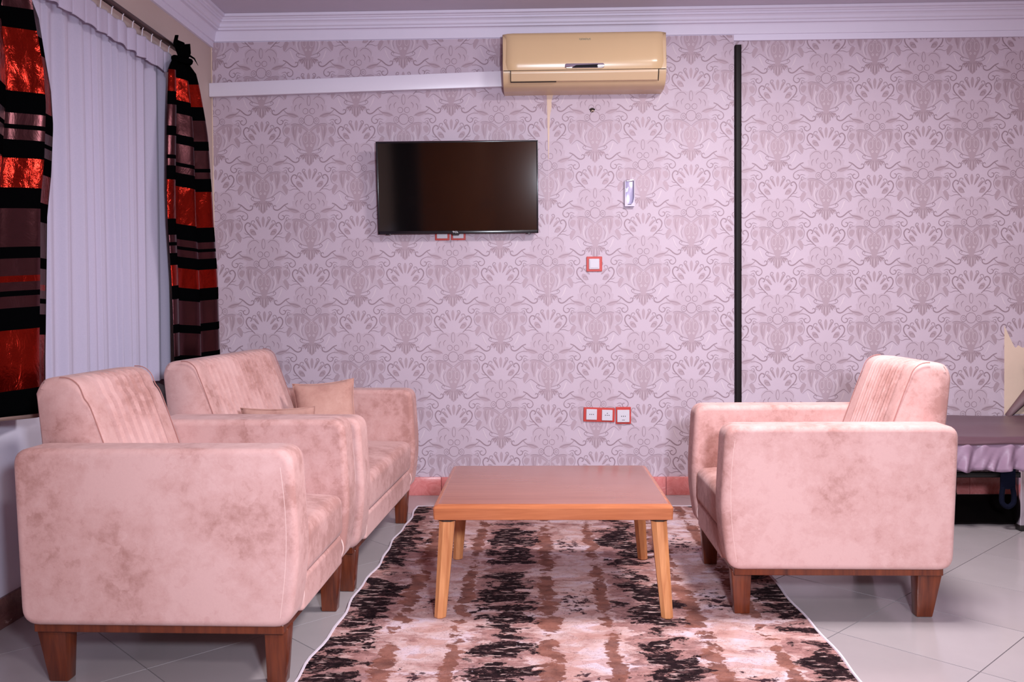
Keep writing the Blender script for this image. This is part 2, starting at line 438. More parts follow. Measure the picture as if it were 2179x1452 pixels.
for i in range(-8, 22):
    for j in range(-22, 8):
        # p = (x+y)/sqrt2 , q = (x-y)/sqrt2
        p0 = 1.022 + i * TS; q0 = -0.935 + j * TS; h = TS - GAP
        quad = [((p + q) * r2, (p - q) * r2) for p, q in ((p0 + GAP, q0 + GAP), (p0 + h, q0 + GAP), (p0 + h, q0 + h), (p0 + GAP, q0 + h))]
        cxx = sum(a for a, _ in quad) / 4; cyy = sum(b for _, b in quad) / 4
        if cyy < -1.9 or cyy > 5.4 or cxx < -2.2 or cxx > 4.7: continue
        poly = clip_poly(quad, XL + 0.001, XR - 0.001, YF + 0.001, YB - 0.001)
        if len(poly) < 3: continue
        loc = (cxx, cyy, 0)
        full = len(poly) == 4 and all(any(abs(a[0] - b[0]) + abs(a[1] - b[1]) < 1e-6 for b in quad) for a in poly)
        if full:
            if whole is None: whole = tile_mesh([(a - cxx, b - cyy) for a, b in quad])
            me = whole
        else: me = tile_mesh([(a - cxx, b - cyy) for a, b in poly])
        o = bpy.data.objects.new('floor_tile', me); COL.objects.link(o); o.location = loc; o.parent = fl_o

# ---- wallpaper: printed damask, a very low relief on the wall mesh itself
U = 0.2664 / 367.0
def damask_shapes():
    L = []   # (layer, verts2d, tris)
    def fillp(layer, pts, mirror=True, k=4, sym=False):
        if sym: pts = pts + [(-x, y) for x, y in pts[::-1] if abs(x) > 1e-6]
        P = catmull(pts, k, True)
        tr = tessellate_polygon([[Vector((a, b, 0)) for a, b in P]])
        L.append((layer, P, [tuple(t) for t in tr]))
        if mirror and not sym: L.append((layer, [(-a, b) for a, b in P], [tuple(t)[::-1] for t in tr]))
    def stroke(layer, pts, w0=3.0, w1=None, k=4, mirror=True):
        w1 = w0 if w1 is None else w1
        P = catmull(pts, k); n = len(P); V = []; T = []
        for i, (a, b) in enumerate(P):
            c = P[min(i + 1, n - 1)]; d = P[max(i - 1, 0)]
            tx, ty = c[0] - d[0], c[1] - d[1]; l = math.hypot(tx, ty) or 1
            s = i / (n - 1); w = (1.3 if layer == 3 else 1.0) * (w0 + (w1 - w0) * s) * (0.35 + 0.65 * math.sin(PI * min(1, max(0, 0.12 + 0.76 * s)))) * 0.5
            V += [(a - ty / l * w, b + tx / l * w), (a + ty / l * w, b - tx / l * w)]
        for i in range(n - 1): T += [(2 * i, 2 * i + 1, 2 * i + 3), (2 * i, 2 * i + 3, 2 * i + 2)]
        L.append((layer, V, T))
        if mirror: L.append((layer, [(-a, b) for a, b in V], [t[::-1] for t in T]))
    def circ(cx, cy, rx, ry=None, n=9): 
        ry = ry or rx; return [(cx + rx * math.cos(2 * PI * i / n), cy + ry * math.sin(2 * PI * i / n)) for i in range(n)]
    def ring(layer, cx, cy, rx, ry, w, mirror=True):
        c = circ(cx, cy, rx, ry, 10); stroke(layer, c + [c[0]], w, w, 3, mirror)
    # 1: pale clouded ground of the motif
    fillp(1, [(0, 74), (26, 88), (58, 78), (104, 86), (128, 118), (120, 150), (140, 160), (136, 196), (176, 204), (198, 232), (160, 244), (132, 262), (150, 290), (196, 300), (206, 340), (188, 380), (140, 396), (176, 412), (196, 448), (180, 470), (146, 444), (112, 458), (66, 492), (0, 520)], sym=True)
    # 2: leaves, body, fan, palmette
    stroke(2, [(2, 366), (30, 338), (68, 316), (112, 306), (140, 310)], 18, 10)
    fillp(2, [(92, 318), (124, 308), (137, 330), (134, 366), (122, 400), (110, 432), (101, 398), (95, 352)])
    fillp(2, [(58, 330), (78, 322), (84, 350), (70, 372), (56, 356)])
    fillp(2, [(0, 376), (16, 356), (38, 366), (54, 400), (50, 446), (32, 484), (20, 516), (0, 526)], sym=True)
    fillp(2, [(0, 516), (28, 524), (40, 548), (30, 580), (20, 604), (10, 612), (0, 620)], sym=True)
    fillp(2, [(34, 536), (58, 530), (74, 540), (62, 560), (42, 566)])
    fillp(2, [(0, 640), (12, 664), (8, 705), (0, 722)], sym=True)
    fillp(2, [(18, 722), (26, 684), (42, 658), (52, 672), (36, 706)])
    fillp(2, [(44, 738), (58, 708), (80, 692), (82, 708), (60, 738)])
    fillp(2, [(58, 782), (70, 746), (98, 736), (106, 758), (86, 784)])
    fillp(2, [(150, 410), (176, 400), (196, 440), (186, 475), (168, 450)])
    fillp(2, [(84, 236), (124, 214), (172, 216), (150, 236), (112, 250)])
    fillp(2, [(150, 330), (178, 322), (196, 350), (176, 376), (158, 362)])
    # 3: lines and scrolls
    ring(3, 0, 120, 13, 38, 3.2, False); ring(3, 26, 200, 20, 21, 3.6); ring(3, 0, 270, 38, 40, 4, False); ring(3, 58, 275, 20, 24, 3.6); ring(3, 58, 275, 8, 9, 3)
    stroke(3, [(36, 112), (58, 92), (92, 96), (118, 122), (122, 150)], 4, 2)
    stroke(3, [(58, 140), (74, 160), (70, 185)], 5, 2); stroke(3, [(96, 150), (110, 172), (106, 200)], 5, 2)
    stroke(3, [(78, 246), (118, 226), (168, 214), (196, 190)], 3, 5)
    stroke(3, [(0, 348), (46, 312), (106, 296), (142, 302)], 3, 4)
    stroke(3, [(24, 506), (68, 492), (104, 466), (134, 448), (152, 456), (178, 480)], 4, 3)
    stroke(3, [(26, 526), (56, 524), (80, 516), (92, 502), (82, 490), (70, 498), (76, 508)], 4, 3)
    stroke(3, [(36, 540), (66, 542), (78, 556), (64, 566)], 4, 3)
    stroke(3, [(196, 542), (168, 554), (132, 584), (106, 593), (84, 582), (82, 563), (97, 557), (102, 568)], 9, 4.5)
    stroke(3, [(206, 600), (168, 598), (128, 618), (120, 648), (142, 668), (164, 656), (160, 636), (146, 636)], 4, 6)
    stroke(3, [(208, 640), (180, 632), (166, 648)], 3, 4); stroke(3, [(204, 660), (186, 650), (178, 668), (190, 682)], 3, 4)
    stroke(3, [(74, 816), (100, 790), (134, 752), (143, 716), (126, 690), (105, 694), (101, 712), (114, 718)], 7, 7)
    stroke(3, [(92, 800), (126, 798), (156, 808), (178, 796)], 4, 2); stroke(3, [(112, 778), (136, 776), (150, 764)], 4, 2)
    stroke(3, [(18, 726), (34, 692), (56, 664), (48, 645), (34, 650), (38, 662)], 4, 4)
    stroke(3, [(44, 742), (72, 716), (94, 694), (86, 674), (68, 676), (70, 690)], 4, 4)
    stroke(3, [(56, 784), (66, 760), (90, 756), (92, 772)], 4, 3)
    for a, b in (((8, 532), (10, 606)), ((16, 532), (32, 592)), ((22, 526), (52, 574)), ((26, 520), (64, 552))):
        stroke(3, [a, ((a[0] + b[0]) / 2 + 3, (a[1] + b[1]) / 2), b], 2, 5)
    stroke(3, [(150, 296), (186, 306), (204, 340), (192, 384), (158, 398)], 3, 3)
    stroke(3, [(112, 312), (122, 350), (116, 400)], 2, 3); stroke(3, [(60, 384), (76, 420), (64, 468)], 2.5, 2.5)
    # 4: light accents
    ring(4, 28, 412, 15, 30, 2.6); ring(4, 17, 464, 6, 7, 4)
    stroke(4, [(0, 352), (14, 372), (10, 392)], 3, 2); stroke(4, [(76, 366), (90, 412), (80, 462), (62, 486)], 9, 3)
    stroke(4, [(108, 316), (112, 345)], 5, 2); stroke(4, [(0, 546), (-1, 600)], 3, 3, mirror=False); stroke(4, [(20, 545), (27, 585)], 2.4, 2.4)
    stroke(4, [(140, 470), (120, 520), (100, 548)], 12, 3)
    return L
SHAPES = damask_shapes()
def papered_wall(name, x0, x1, z0, z1, y_face, y_back, col0_x, tail_z, label):
    """solid wall panel facing -Y with the damask print; col0_x: x of a motif column, tail_z: height of its fan tip"""
    V = [(x0, y_face, z0), (x1, y_face, z0), (x1, y_face, z1), (x0, y_face, z1), (x0, y_back, z0), (x1, y_back, z0), (x1, y_back, z1), (x0, y_back, z1)]
    Fc = [(0, 1, 2, 3), (1, 5, 6, 2), (5, 4, 7, 6), (4, 0, 3, 7), (3, 2, 6, 7), (4, 5, 1, 0)]; FM = [0] * 6
    w = 0.2664; per = 0.533
    c0 = int(math.floor((x0 - col0_x) / w)) - 1; c1 = int(math.ceil((x1 - col0_x) / w)) + 1
    for c in range(c0, c1 + 1):
        cx = col0_x + c * w
        for r in range(-7, 8):
            tz = tail_z + r * per + (per / 2 if c % 2 else 0)
            if tz + 0.45 < z0 or tz - 0.18 > z1: continue
            for si, (layer, P, T) in enumerate(SHAPES):
                off = layer * 0.00022 + si * 0.000001
                base = len(V)
                pts = [(cx + a * U, tz - (b - 614) * U) for a, b in P]
                if all(p[0] <= x0 or p[0] >= x1 or p[1] <= z0 or p[1] >= z1 for p in pts): continue
                for a, b in pts:
                    V.append((min(max(a, x0), x1), y_face - off, min(max(b, z0), z1)))
                for t in T:
                    Fc.append((base + t[0], base + t[1], base + t[2])); FM.append(layer)
    me = bpy.data.meshes.new(name); me.from_pydata(V, [], Fc)
    for m in M_PAPER: me.materials.append(m)
    me.polygons.foreach_set('material_index', FM); me.update()
    o = bpy.data.objects.new(name, me); COL.objects.link(o)
    return S(o, label, 'wall')
wb = papered_wall('wall_back', XL, 1.106, 0.0, 2.553, 5.0, 5.10, 0.337, 1.330, 'mauve damask wallpapered wall behind the television')
wr = papered_wall('wall_back_right', 1.106, XR, 0.0, ZC, 5.02, 5.12, 1.352, 2.330, 'mauve damask wallpapered wall right of the black pipe, above the bed')
# lining joint and the torn strip of paper under the air conditioner, the hole in the wall
def slab(name, pts, y, th, mat, parent):
    n = len(pts); V = [(a, y - th, b) for a, b in pts] + [(a, y, b) for a, b in pts]
    Fc = [tuple(range(n))] + [tuple(range(n, 2 * n))[::-1]] + [(i, n + i, n + (i + 1) % n, (i + 1) % n) for i in range(n)]
    bm = bmesh.new(); vs_ = [bm.verts.new(v) for v in V]
    for f in Fc: bm.faces.new([vs_[i] for i in f])
    return bm_obj(name, bm, mat, parent)
slab('paper_joint', [(0.0785, 0.10), (0.0805, 0.10), (0.0800, 1.92), (0.0780, 1.92)], 5.0, 0.0016, M_PAPER[4], wb)
slab('torn_strip', [(0.070, 2.30), (0.112, 2.30), (0.106, 2.235), (0.097, 2.20), (0.098, 2.17), (0.088, 2.12), (0.084, 2.0), (0.0805, 1.88), (0.0775, 1.88), (0.074, 2.10)], 5.0, 0.0020, M_PLASTER, wb)
slab('corner_bead', [(XL + 0.001, 0.1), (XL + 0.006, 0.1), (XL + 0.006, 2.55), (XL + 0.001, 2.55)], 5.0, 0.003, M_PLASTER, wb)
bm = bmesh.new(); bmesh.ops.create_circle(bm, cap_ends=True, segments=14, radius=0.015)
for v in bm.verts: v.co = Vector((0.323 + v.co.x * (1 + 0.25 * math.sin(v.co.y * 300)), 4.9985, 2.150 + v.co.y * 0.85))
g = bmesh.ops.extrude_face_region(bm, geom=list(bm.faces))
for v in [e for e in g['geom'] if isinstance(e, bmesh.types.BMVert)]: v.co.y += 0.02; v.co.x = 0.323 + (v.co.x - 0.323) * 0.7
hole = bm_obj('wall_hole', bm, M_DARKGAP, wb); hole['label'] = 'small ragged dark hole in the wallpaper'
tube('hole_plug', [(0.318, 4.993, 2.141), (0.325, 4.990, 2.146), (0.332, 4.994, 2.143)], 0.003, M_PLASTER, wb, 6)
# torn wallpaper above the bed, bare plaster with a drooping flap
tp = slab('torn_patch', [(2.600, 0.935), (2.632, 0.865), (2.654, 0.819), (2.664, 0.812), (2.676, 0.827), (2.700, 0.812), (2.75, 0.83), (2.83, 0.79), (2.90, 0.70), (2.88, 0.52), (2.80, 0.45), (2.602, 0.44)], 5.02, 0.0022, M_PLASTER, wr)
tp['label'] = 'bare cream plaster where the wallpaper is torn away'
V = []; Fc = []
for i in range(9):
    s = i / 8
    for j in range(5):
        q = j / 4
        V.append((2.604 + s * 0.27, 5.012 - 0.05 * math.sin(PI * q * 0.8) * (0.3 + s), 0.445 + s * 0.36 - q * (0.04 + 0.10 * s)))
for i in range(8):
    for j in range(4): a = i * 5 + j; Fc.append((a, a + 5, a + 6, a + 1))
fo = mesh_obj('paper_flap', V, Fc, M_FLAP, wr, 60); sm = fo.modifiers.new('thick', 'SOLIDIFY'); sm.thickness = 0.0012

S(box('wall_left', XL - 0.12, XL, YF, 5.10, 0.0, ZC, M_LEFT), 'plain cream wall behind the curtains', 'wall')
S(box('wall_right', XR, XR + 0.12, YF, 5.10, 0.0, ZC, M_PAINT), 'plain cream wall out of view to the right', 'wall')
S(box('wall_front', XL, XR, YF - 0.12, YF, 0.0, ZC, M_PAINT), 'plain cream wall behind the viewer', 'wall')
S(box('ceiling', XL - 0.12, XR + 0.12, YF - 0.12, 5.12, ZC, ZC + 0.1, M_CEIL), 'plain lavender-white ceiling', 'ceiling')
# made-up doors behind the viewer, added to colour the television's reflection
d = S(box('added_door_1', -1.44, 0.35, YF, YF + 0.05, 0.0, 2.15, M_ADDED_WOOD, bev=0.006), 'brown double door added behind the viewer for the television reflection', 'door')
box('added_door_panel', -1.32, -0.62, YF + 0.05, YF + 0.062, 0.2, 2.0, M_ADDED_WOOD, d, 0.005); box('added_door_panel', -0.48, 0.22, YF + 0.05, YF + 0.062, 0.2, 2.0, M_ADDED_WOOD, d, 0.005)
tube('added_door_handle', [(-0.55, YF + 0.055, 1.0), (-0.55, YF + 0.10, 1.0), (-0.67, YF + 0.10, 1.0)], 0.01, M_CHROME, d)
d2 = S(box('added_door_2', XL + 0.01, -1.48, YF, YF + 0.04, 0.0, 2.3, M_ADDED_DARK, bev=0.006), 'narrow dark door added behind the viewer to darken the television reflection', 'door')
tube('added_door_handle', [(-1.52, YF + 0.035, 1.0), (-1.52, YF + 0.09, 1.0), (-1.62, YF + 0.09, 1.0)], 0.01, M_CHROME, d2)

# cornice
CP = [(0, 2.524), (0.014, 2.524), (0.015, 2.556), (0.022, 2.558), (0.024, 2.566), (0.036, 2.604), (0.040, 2.610), (0.056, 2.612), (0.058, 2.622), (0.064, 2.624), (0.068, 2.628),
      (0.070, 2.640), (0.078, 2.648), (0.086, 2.650), (0.087, 2.660), (0.094, 2.662), (0.098, 2.668), (0.112, 2.670), (0.114, 2.684), (0, 2.684)]
def cornice(name, a, b, dirn, label):
    n = len(CP); V = []
    # mitred ends: run along wall, profile depth dirn
    for k, t in enumerate((a, b)):
        for dpt, z in CP:
            if dirn == 'y': V.append((t + (dpt if k == 0 else -dpt), YB - dpt, z))
            else: V.append((XL + dpt, t + (dpt if k == 0 else -dpt), z))
    Fc = [(i, i + 1, n + i + 1, n + i) for i in range(n - 1)] + [tuple(range(n)), tuple(range(n, 2 * n))[::-1]]
    bm = bmesh.new(); vv = [bm.verts.new(v) for v in V]
    for f in Fc: bm.faces.new([vv[i] for i in f])
    return S(bm_obj(name, bm, M_CORN), label, 'cornice')
cornice('trim_1', XL, XR, 'y', 'stepped white cornice along the top of the back wall')
cornice('trim_2', YF, YB, 'x', 'stepped white cornice above the curtains on the left wall')

# baseboards of marble pieces
def baseboard(name, segs, label, M_MARBLE=M_MARBLE):
    root = None
    for i, (x0, x1, y0, y1) in enumerate(segs):
        if root is None:
            root = S(box(name, x0, x1, y0, y1, 0.0, 0.103, M_MARBLE, bev=0.002), label, 'baseboard')
        else: box('marble_piece', x0, x1, y0, y1, 0.0, 0.103, M_MARBLE, root, 0.002)
    return root
xs = [XL + 0.015 + i * 0.42 for i in range(7)] + [1.104]
baseboard('baseboard_back', [(a + 0.001, b - 0.001, 4.986, 5.0) for a, b in zip(xs, xs[1:])], 'pink marble baseboard under the television wall')
xs = [1.15 + i * 0.42 for i in range(7)] + [XR - 0.02]
baseboard('baseboard_right', [(a + 0.001, b - 0.001, 5.006, 5.02) for a, b in zip(xs, xs[1:])], 'pink marble baseboard behind the bed')
ys = [0.6 + i * 0.44 for i in range(10)] + [4.984]
baseboard('baseboard_left', [(XL, XL + 0.014, a + 0.001, b - 0.001) for a, b in zip(ys, ys[1:])], 'marble baseboard under the curtained window, coloured dark for shade', M_MARBLE_SHADED)

# window behind the voile
w1 = S(box('window_1', XL, XL + 0.018, 2.72, 4.34, 0.78, 0.84, M_WHITE), 'white framed window hidden behind the voile curtain', 'window')
box('window_frame', XL, XL + 0.018, 2.72, 4.34, 2.16, 2.22, M_WHITE, w1)
for y in (2.72, 3.50, 4.28): box('window_frame', XL, XL + 0.018, y, y + 0.06, 0.84, 2.16, M_WHITE, w1)
for y in (2.78, 3.56): box('window_pane', XL + 0.006, XL + 0.012, y, y + 0.72, 0.84, 2.16, M_GLASS, w1)
box('window_sill', XL, XL + 0.020, 2.68, 4.38, 0.74, 0.775, M_WHITE, w1, 0.004)

# black pipe in the step of the wall
t = thing('conduit_pipe', 'tall black pipe running down the wall beside the step in the wallpaper', 'pipe', (1.128, 4.998, 0))
bm_obj('pipe', prism_bm(rounded_poly([(-0.017, -0.016), (0.017, -0.016), (0.017, 0.020), (-0.017, 0.020)], 0.008), 0.0, 2.495, 'z'), M_BLACKPIPE, t, 30)
for z in (0.45, 1.25, 2.05): bm_obj('pipe_clip', prism_bm(rounded_poly([(-0.0178, -0.0168), (0.0178, -0.0168), (0.0178, 0.0205), (-0.0178, 0.0205)], 0.008), z, z + 0.012, 'z'), M_BLACKPIPE, t, 30)

# ------------------------------------------------------------------ rug
RL0, RL1, RR, RN, RF = -0.690, -0.627, 0.915, 1.75, 4.69
def rug_left(y): 
    return RL0 + (RL1 - RL0) * (y - 2.5) / 2.2 + 0.006 * math.sin(y * 9.0) + 0.004 * math.sin(y * 23.0)
def rug_right(y): return RR + 0.004 * math.sin(y * 7 + 1) + 0.003 * math.sin(y * 19)
t = thing('rug', 'patterned rug of distressed cream, brown and black blocks under the coffee table', 'rug')
nx, ny = 30, 60; V = []; Fc = []
for j in range(ny + 1):
    y = RN + (RF - RN) * j / ny
    for i in range(nx + 1):
        s = i / nx; V.append((rug_left(y) + (rug_right(y) - rug_left(y)) * s, y, 0.0075 + 0.0006 * math.sin(s * 40 + y * 8)))
for j in range(ny):
    for i in range(nx): a = j * (nx + 1) + i; Fc.append((a, a + 1, a + nx + 2, a + nx + 1))
ring_ = [i for i in range(nx + 1)] + [(j + 1) * (nx + 1) - 1 for j in range(1, ny + 1)] + [ny * (nx + 1) + i for i in range(nx - 1, -1, -1)] + [j * (nx + 1) for j in range(ny - 1, 0, -1)]
b0 = len(V)
for k in ring_: V.append((V[k][0], V[k][1], 0.0005))
for k in range(len(ring_)):
    k2 = (k + 1) % len(ring_); Fc.append((ring_[k], b0 + k, b0 + k2, ring_[k2]))
mesh_obj('pile', V, Fc, M_RUG, t, 60)
for f, nm in ((rug_left, 'binding'), (rug_right, 'binding')):
    tube(nm, [(f(RN + (RF - RN) * j / ny), RN + (RF - RN) * j / ny, 0.006) for j in range(ny + 1)], 0.0055, M_BIND, t, 6)
for y in (RN, RF): tube('binding', [(rug_left(y) + (rug_right(y) - rug_left(y)) * i / 20, y, 0.006) for i in range(21)], 0.0055, M_BIND, t, 6)

# ------------------------------------------------------------------ seating
def seat_unit(name, label, cat, Wd, rugz, group=None, zt=0.866, bx=0.0):
    """local +x = front, y = across, z up. Depth about 0.79"""
    root = thing(name, label, cat, group=group)
    AT = 0.13; hw = Wd / 2; xb, xf = -0.395, 0.395; z0, z1 = 0.175, 0.664
    prof = rounded_poly([(xb + 0.018, z0), (xf - 0.022, z0), (xf + 0.006, 0.36), (xf - 0.012, z1), (xb, z1)], [0.05, 0.045, 0.09, 0.05, 0.05], 6)
    for s in (-1, 1):
        a0, a1 = (-hw, -hw + AT) if s < 0 else (hw - AT, hw)
        bm = prism_bm(prof, a0, a1, 'y', 0.022, 4)
        arm = wn(bm_obj('armrest', bm, M_SUEDE, root, 50))
        yo = s * (hw - 0.0005)
        tube('stitch_seam', [(xf - 0.048 + 0.020 * math.sin(PI * (z - 0.2) / 0.46), yo, z) for z in [0.205 + 0.0205 * k for k in range(21)]], 0.0010, M_STITCH, arm, 5)
        yi = s * (hw - AT + 0.006)
        tube('piping', [(xf - 0.034 + 0.016 * math.sin(PI * k / 9), yi - s * 0.004, 0.185 + 0.010 * k) for k in range(10)], 0.0026, M_STITCH, arm, 6)
    iw = hw - AT - 0.002
    # seat cushion with a soft crown
    bm = box_bm(-0.20, xf - 0.012, -iw, iw, 0.272, 0.415, 0.034, 4)
    bmesh.ops.subdivide_edges(bm, edges=[e for e in bm.edges if e.calc_length() > 0.2], cuts=10, use_grid_fill=True)
    for v in bm.verts:
        if v.co.z > 0.36:
            fx = 1 - ((v.co.x - 0.09) / 0.31) ** 2; fy = 1 - (v.co.y / iw) ** 2
            v.co.z += 0.022 * max(0, fx) * max(0, fy) ** 0.6
    wn(bm_obj('seat_cushion', bm, M_SUEDE, root, 50))
    wn(bm_obj('front_rail', box_bm(-0.36, xf - 0.020, -iw, iw, 0.176, 0.274, 0.012, 3), M_SUEDE, root, 50))
    # backrest with vertical channels on the front
    front = [(-0.105, 0.30), (-0.140, 0.42), (-0.183, 0.54), (-0.226, 0.66), (-0.262, 0.76), (-0.280, zt - 0.060), (-0.296, zt - 0.023), (-0.325, zt - 0.002), (-0.365, zt)]
    back = [(-0.405, zt - 0.006), (-0.424, zt - 0.035), (-0.424, 0.79), (-0.412, 0.66), (-0.396, 0.50), (-0.388, 0.30), (-0.385, 0.178)]
    pf = [(x + bx * min(1, max(0, (z - 0.3) / 0.3)), z) for x, z in catmull(front + back, 3)]; nf = len(front) * 3
    end = 0.085; nch = max(3, round((2 * iw - 2 * end) / 0.050)); cw = (2 * iw - 2 * end) / nch
    ys_ = [-iw, -iw + 0.008, -iw + 0.02, -iw + 0.045]
    for c in range(nch + 1):
        y = -iw + end + c * cw
        ys_ += [y - 0.004, y, y + 0.004]
        if c < nch: ys_ += [y + cw * 0.25, y + cw * 0.5, y + cw * 0.75]
    ys_ += [iw - 0.045, iw - 0.02, iw - 0.008, iw]; ys_ = sorted(ys_)
    V = []; Fc = []
    for y in ys_:
        e = iw - abs(y); edge = 1.0 if e > 0.03 else math.sqrt(max(0.0, 1 - (1 - e / 0.03) ** 2))
        uu = (y + iw - end) / cw
        if -0.001 <= uu <= nch + 0.001:
            d = abs(uu - round(uu)); ch = -0.017 * math.exp(-(d * cw / 0.006) ** 2) + 0.008 * math.sin(PI * min(1, d * 2)) 
        else: ch = 0.004
        for k, (x, z) in enumerate(pf):
            s = k / nf
            w = 1.0 if s < 0.70 else max(0.0, 1 - (s - 0.70) / 0.18)
            inx = -0.012 * (1 - edge) * (1 if k < nf else -1); inz = -0.030 * (1 - edge) * min(1.0, max(0.0, (z - 0.70) / 0.14))
            V.append((x + ch * w + inx, y, z + ch * w * 0.35 + inz))
    m = len(pf)
    for i in range(len(ys_) - 1):
        for k in range(m - 1): a = i * m + k; Fc.append((a, a + 1, a + m + 1, a + m))
        Fc.append((i * m + m - 1, i * m, (i + 1) * m, (i + 1) * m + m - 1))
    Fc.append(tuple(range(m))[::-1]); Fc.append(tuple((len(ys_) - 1) * m + k for k in range(m)))
    bk = mesh_obj('backrest', V, Fc, M_SUEDE, root, 55)
    for s in (-1, 1):
        tube('edge_seam', [(x + 0.001, s * (iw - 0.004), z) for x, z in pf[6:nf - 3]], 0.0018, M_SEAM, bk, 5)
    # wooden plinth frame and legs
    bm = box_bm(xb + 0.045, xf - 0.045, -hw + 0.022, -hw + 0.062, 0.152, 0.178, 0.003, 2)
    box_bm(xb + 0.045, xf - 0.045, hw - 0.062, hw - 0.022, 0.152, 0.178, 0.003, 2, bm)
    box_bm(xf - 0.085, xf - 0.045, -hw + 0.06, hw - 0.06, 0.152, 0.177, 0.003, 2, bm)
    box_bm(xb + 0.045, xb + 0.085, -hw + 0.06, hw - 0.06, 0.152, 0.177, 0.003, 2, bm)
    bm_obj('base_frame', bm, M_DARKWOOD, root)
    for sx in (1, -1):
        for s in (-1, 1):
            yc = s * (hw - 0.075)
            if sx > 0: xt, xbot, wt, wb_ = xf - 0.075, xf - 0.078, 0.034, 0.026
            else: xt, xbot, wt, wb_ = xb + 0.080, xb + 0.094, 0.042, 0.027
            zb = rugz.get((sx, s), 0.0005)
            V = []
            for (xc, hw2, z) in ((xbot, wb_, zb), (xt, wt, 0.160)):
                for dx, dy in ((-1, -1), (1, -1), (1, 1), (-1, 1)): V.append((xc + dx * hw2, yc + dy * hw2 * 0.8, z))
            bm = bmesh.new(); vv = [bm.verts.new(v) for v in V]
            for f in ((3, 2, 1, 0), (4, 5, 6, 7), (0, 1, 5, 4), (1, 2, 6, 5), (2, 3, 7, 6), (3, 0, 4, 7)): bm.faces.new([vv[i] for i in f])
            bmesh.ops.bevel(bm, geom=list(bm.edges), offset=0.004, segments=2, profile=0.5, affect='EDGES')
            bm_obj('leg', bm, M_DARKWOOD, root, 40)
    return root
a1 = seat_unit('armchair', 'pink-beige suede armchair in the left foreground, in front of the loveseat', 'armchair', 0.73, {}, 'matching suede seating', 0.848, 0.022)
a1.location = (-1.066, 2.832, 0); a1.rotation_euler = (0, 0, math.radians(-1.2)); a1.scale = (1.03, 1.03, 1.03)
a2 = seat_unit('armchair', 'pink-beige suede armchair on the right, facing left beside the bed', 'armchair', 0.73, {(1, 1): 0.0085, (1, -1): 0.0085}, 'matching suede seating')
a2.location = (1.025, 3.375, 0); a2.rotation_euler = (0, 0, PI + math.radians(-0.5))
lv = seat_unit('loveseat', 'pink-beige suede two-seat sofa under the red curtain, behind the left armchair', 'sofa', 1.18, {}, 'matching suede seating')
lv.location = (-1.008, 3.870, 0); lv.rotation_euler = (0, 0, math.radians(-2.6))

def cushion(name, label, a, b, T, mat):
    n = 22; V = []; Fc = []
    for side in (1, -1):
        for j in range(n + 1):
            for i in range(n + 1):
                u = -1 + 2 * i / n; v = -1 + 2 * j / n
                th = T * ((1 - u * u) * (1 - v * v)) ** 0.42
                V.append((a * u * (1 - 0.09 * (1 - v * v) * u * u), side * th + 0.004 * math.sin(3 * u + 2 * v) * (1 - u * u), b * v * (1 - 0.09 * (1 - u * u) * v * v)))
    o = (n + 1) ** 2
    for j in range(n):
        for i in range(n):
            k = j * (n + 1) + i
            Fc.append((k, k + n + 1, k + n + 2, k + 1)); Fc.append((o + k, o + k + 1, o + k + n + 2, o + k + n + 1))
    bm = bmesh.new(); vv = [bm.verts.new(p) for p in V]
    for f in Fc: bm.faces.new([vv[i] for i in f])
    bmesh.ops.remove_doubles(bm, verts=bm.verts, dist=0.0006)
    root = bm_obj(name, bm, mat, None, 60)
    e = [(a * u * (1 - 0.09 * (1 - v * v) * u * u), 0, b * v * (1 - 0.09 * (1 - u * u) * v * v)) for u, v in
         [(-1 + 2 * k / 16, -1) for k in range(16)] + [(1, -1 + 2 * k / 16) for k in range(16)] + [(1 - 2 * k / 16, 1) for k in range(16)] + [(-1, 1 - 2 * k / 16) for k in range(16)]]
    tube('piping', e, 0.0028, mat, root, 5, True)
    return tag(root, label, 'cushion', 'throw cushions on the loveseat')
c1 = cushion('throw_cushion', 'tan throw cushion standing upright against the far arm of the loveseat', 0.142, 0.142, 0.055, M_SUEDE2)
c1.location = (-0.985, 4.150, 0.582); c1.rotation_euler = (math.radians(-14), math.radians(-4), math.radians(14))
c2 = cushion('throw_cushion', 'tan throw cushion leaning behind the near arm of the loveseat, only its top edge showing', 0.152, 0.113, 0.045, M_SUEDE2)
c2.location = (-1.015, 3.515, 0.568); c2.rotation_euler = (math.radians(12), math.radians(-1.5), math.radians(-4))

# ------------------------------------------------------------------ coffee table
t = thing('coffee_table', 'low orange-brown wooden coffee table with splayed legs standing on the rug', 'table', (0.055, 3.377, 0))
hx, hy = 0.406, 0.369
bm = bmesh.new(); rings = []
for dx, z in ((0.012, 0.345), (0.0, 0.349), (-0.002, 0.388), (0.002, 0.394), (0.010, 0.3985), (0.016, 0.400)):
    P = rounded_poly([(-hx + dx, -hy + dx), (hx - dx, -hy + dx), (hx - dx, hy - dx), (-hx + dx, hy - dx)], 0.012, 3); rings.append([bm.verts.new((a, b, z)) for a, b in P])
n = len(rings[0])
for r0, r1 in zip(rings, rings[1:]):
    for i in range(n): bm.faces.new((r0[i], r0[(i + 1) % n], r1[(i + 1) % n], r1[i]))
bm.faces.new(rings[0][::-1]); tf = bm.faces.new(rings[-1])
for f in bm.faces: f.material_index = 0
tf.material_index = 1
bmesh.ops.recalc_face_normals(bm, faces=bm.faces)
me = bpy.data.meshes.new('tabletop'); bm.to_mesh(me); bm.free(); finish('tabletop', me, None, t, 25, mats=[M_TABLEWOOD, M_TABLETOP])
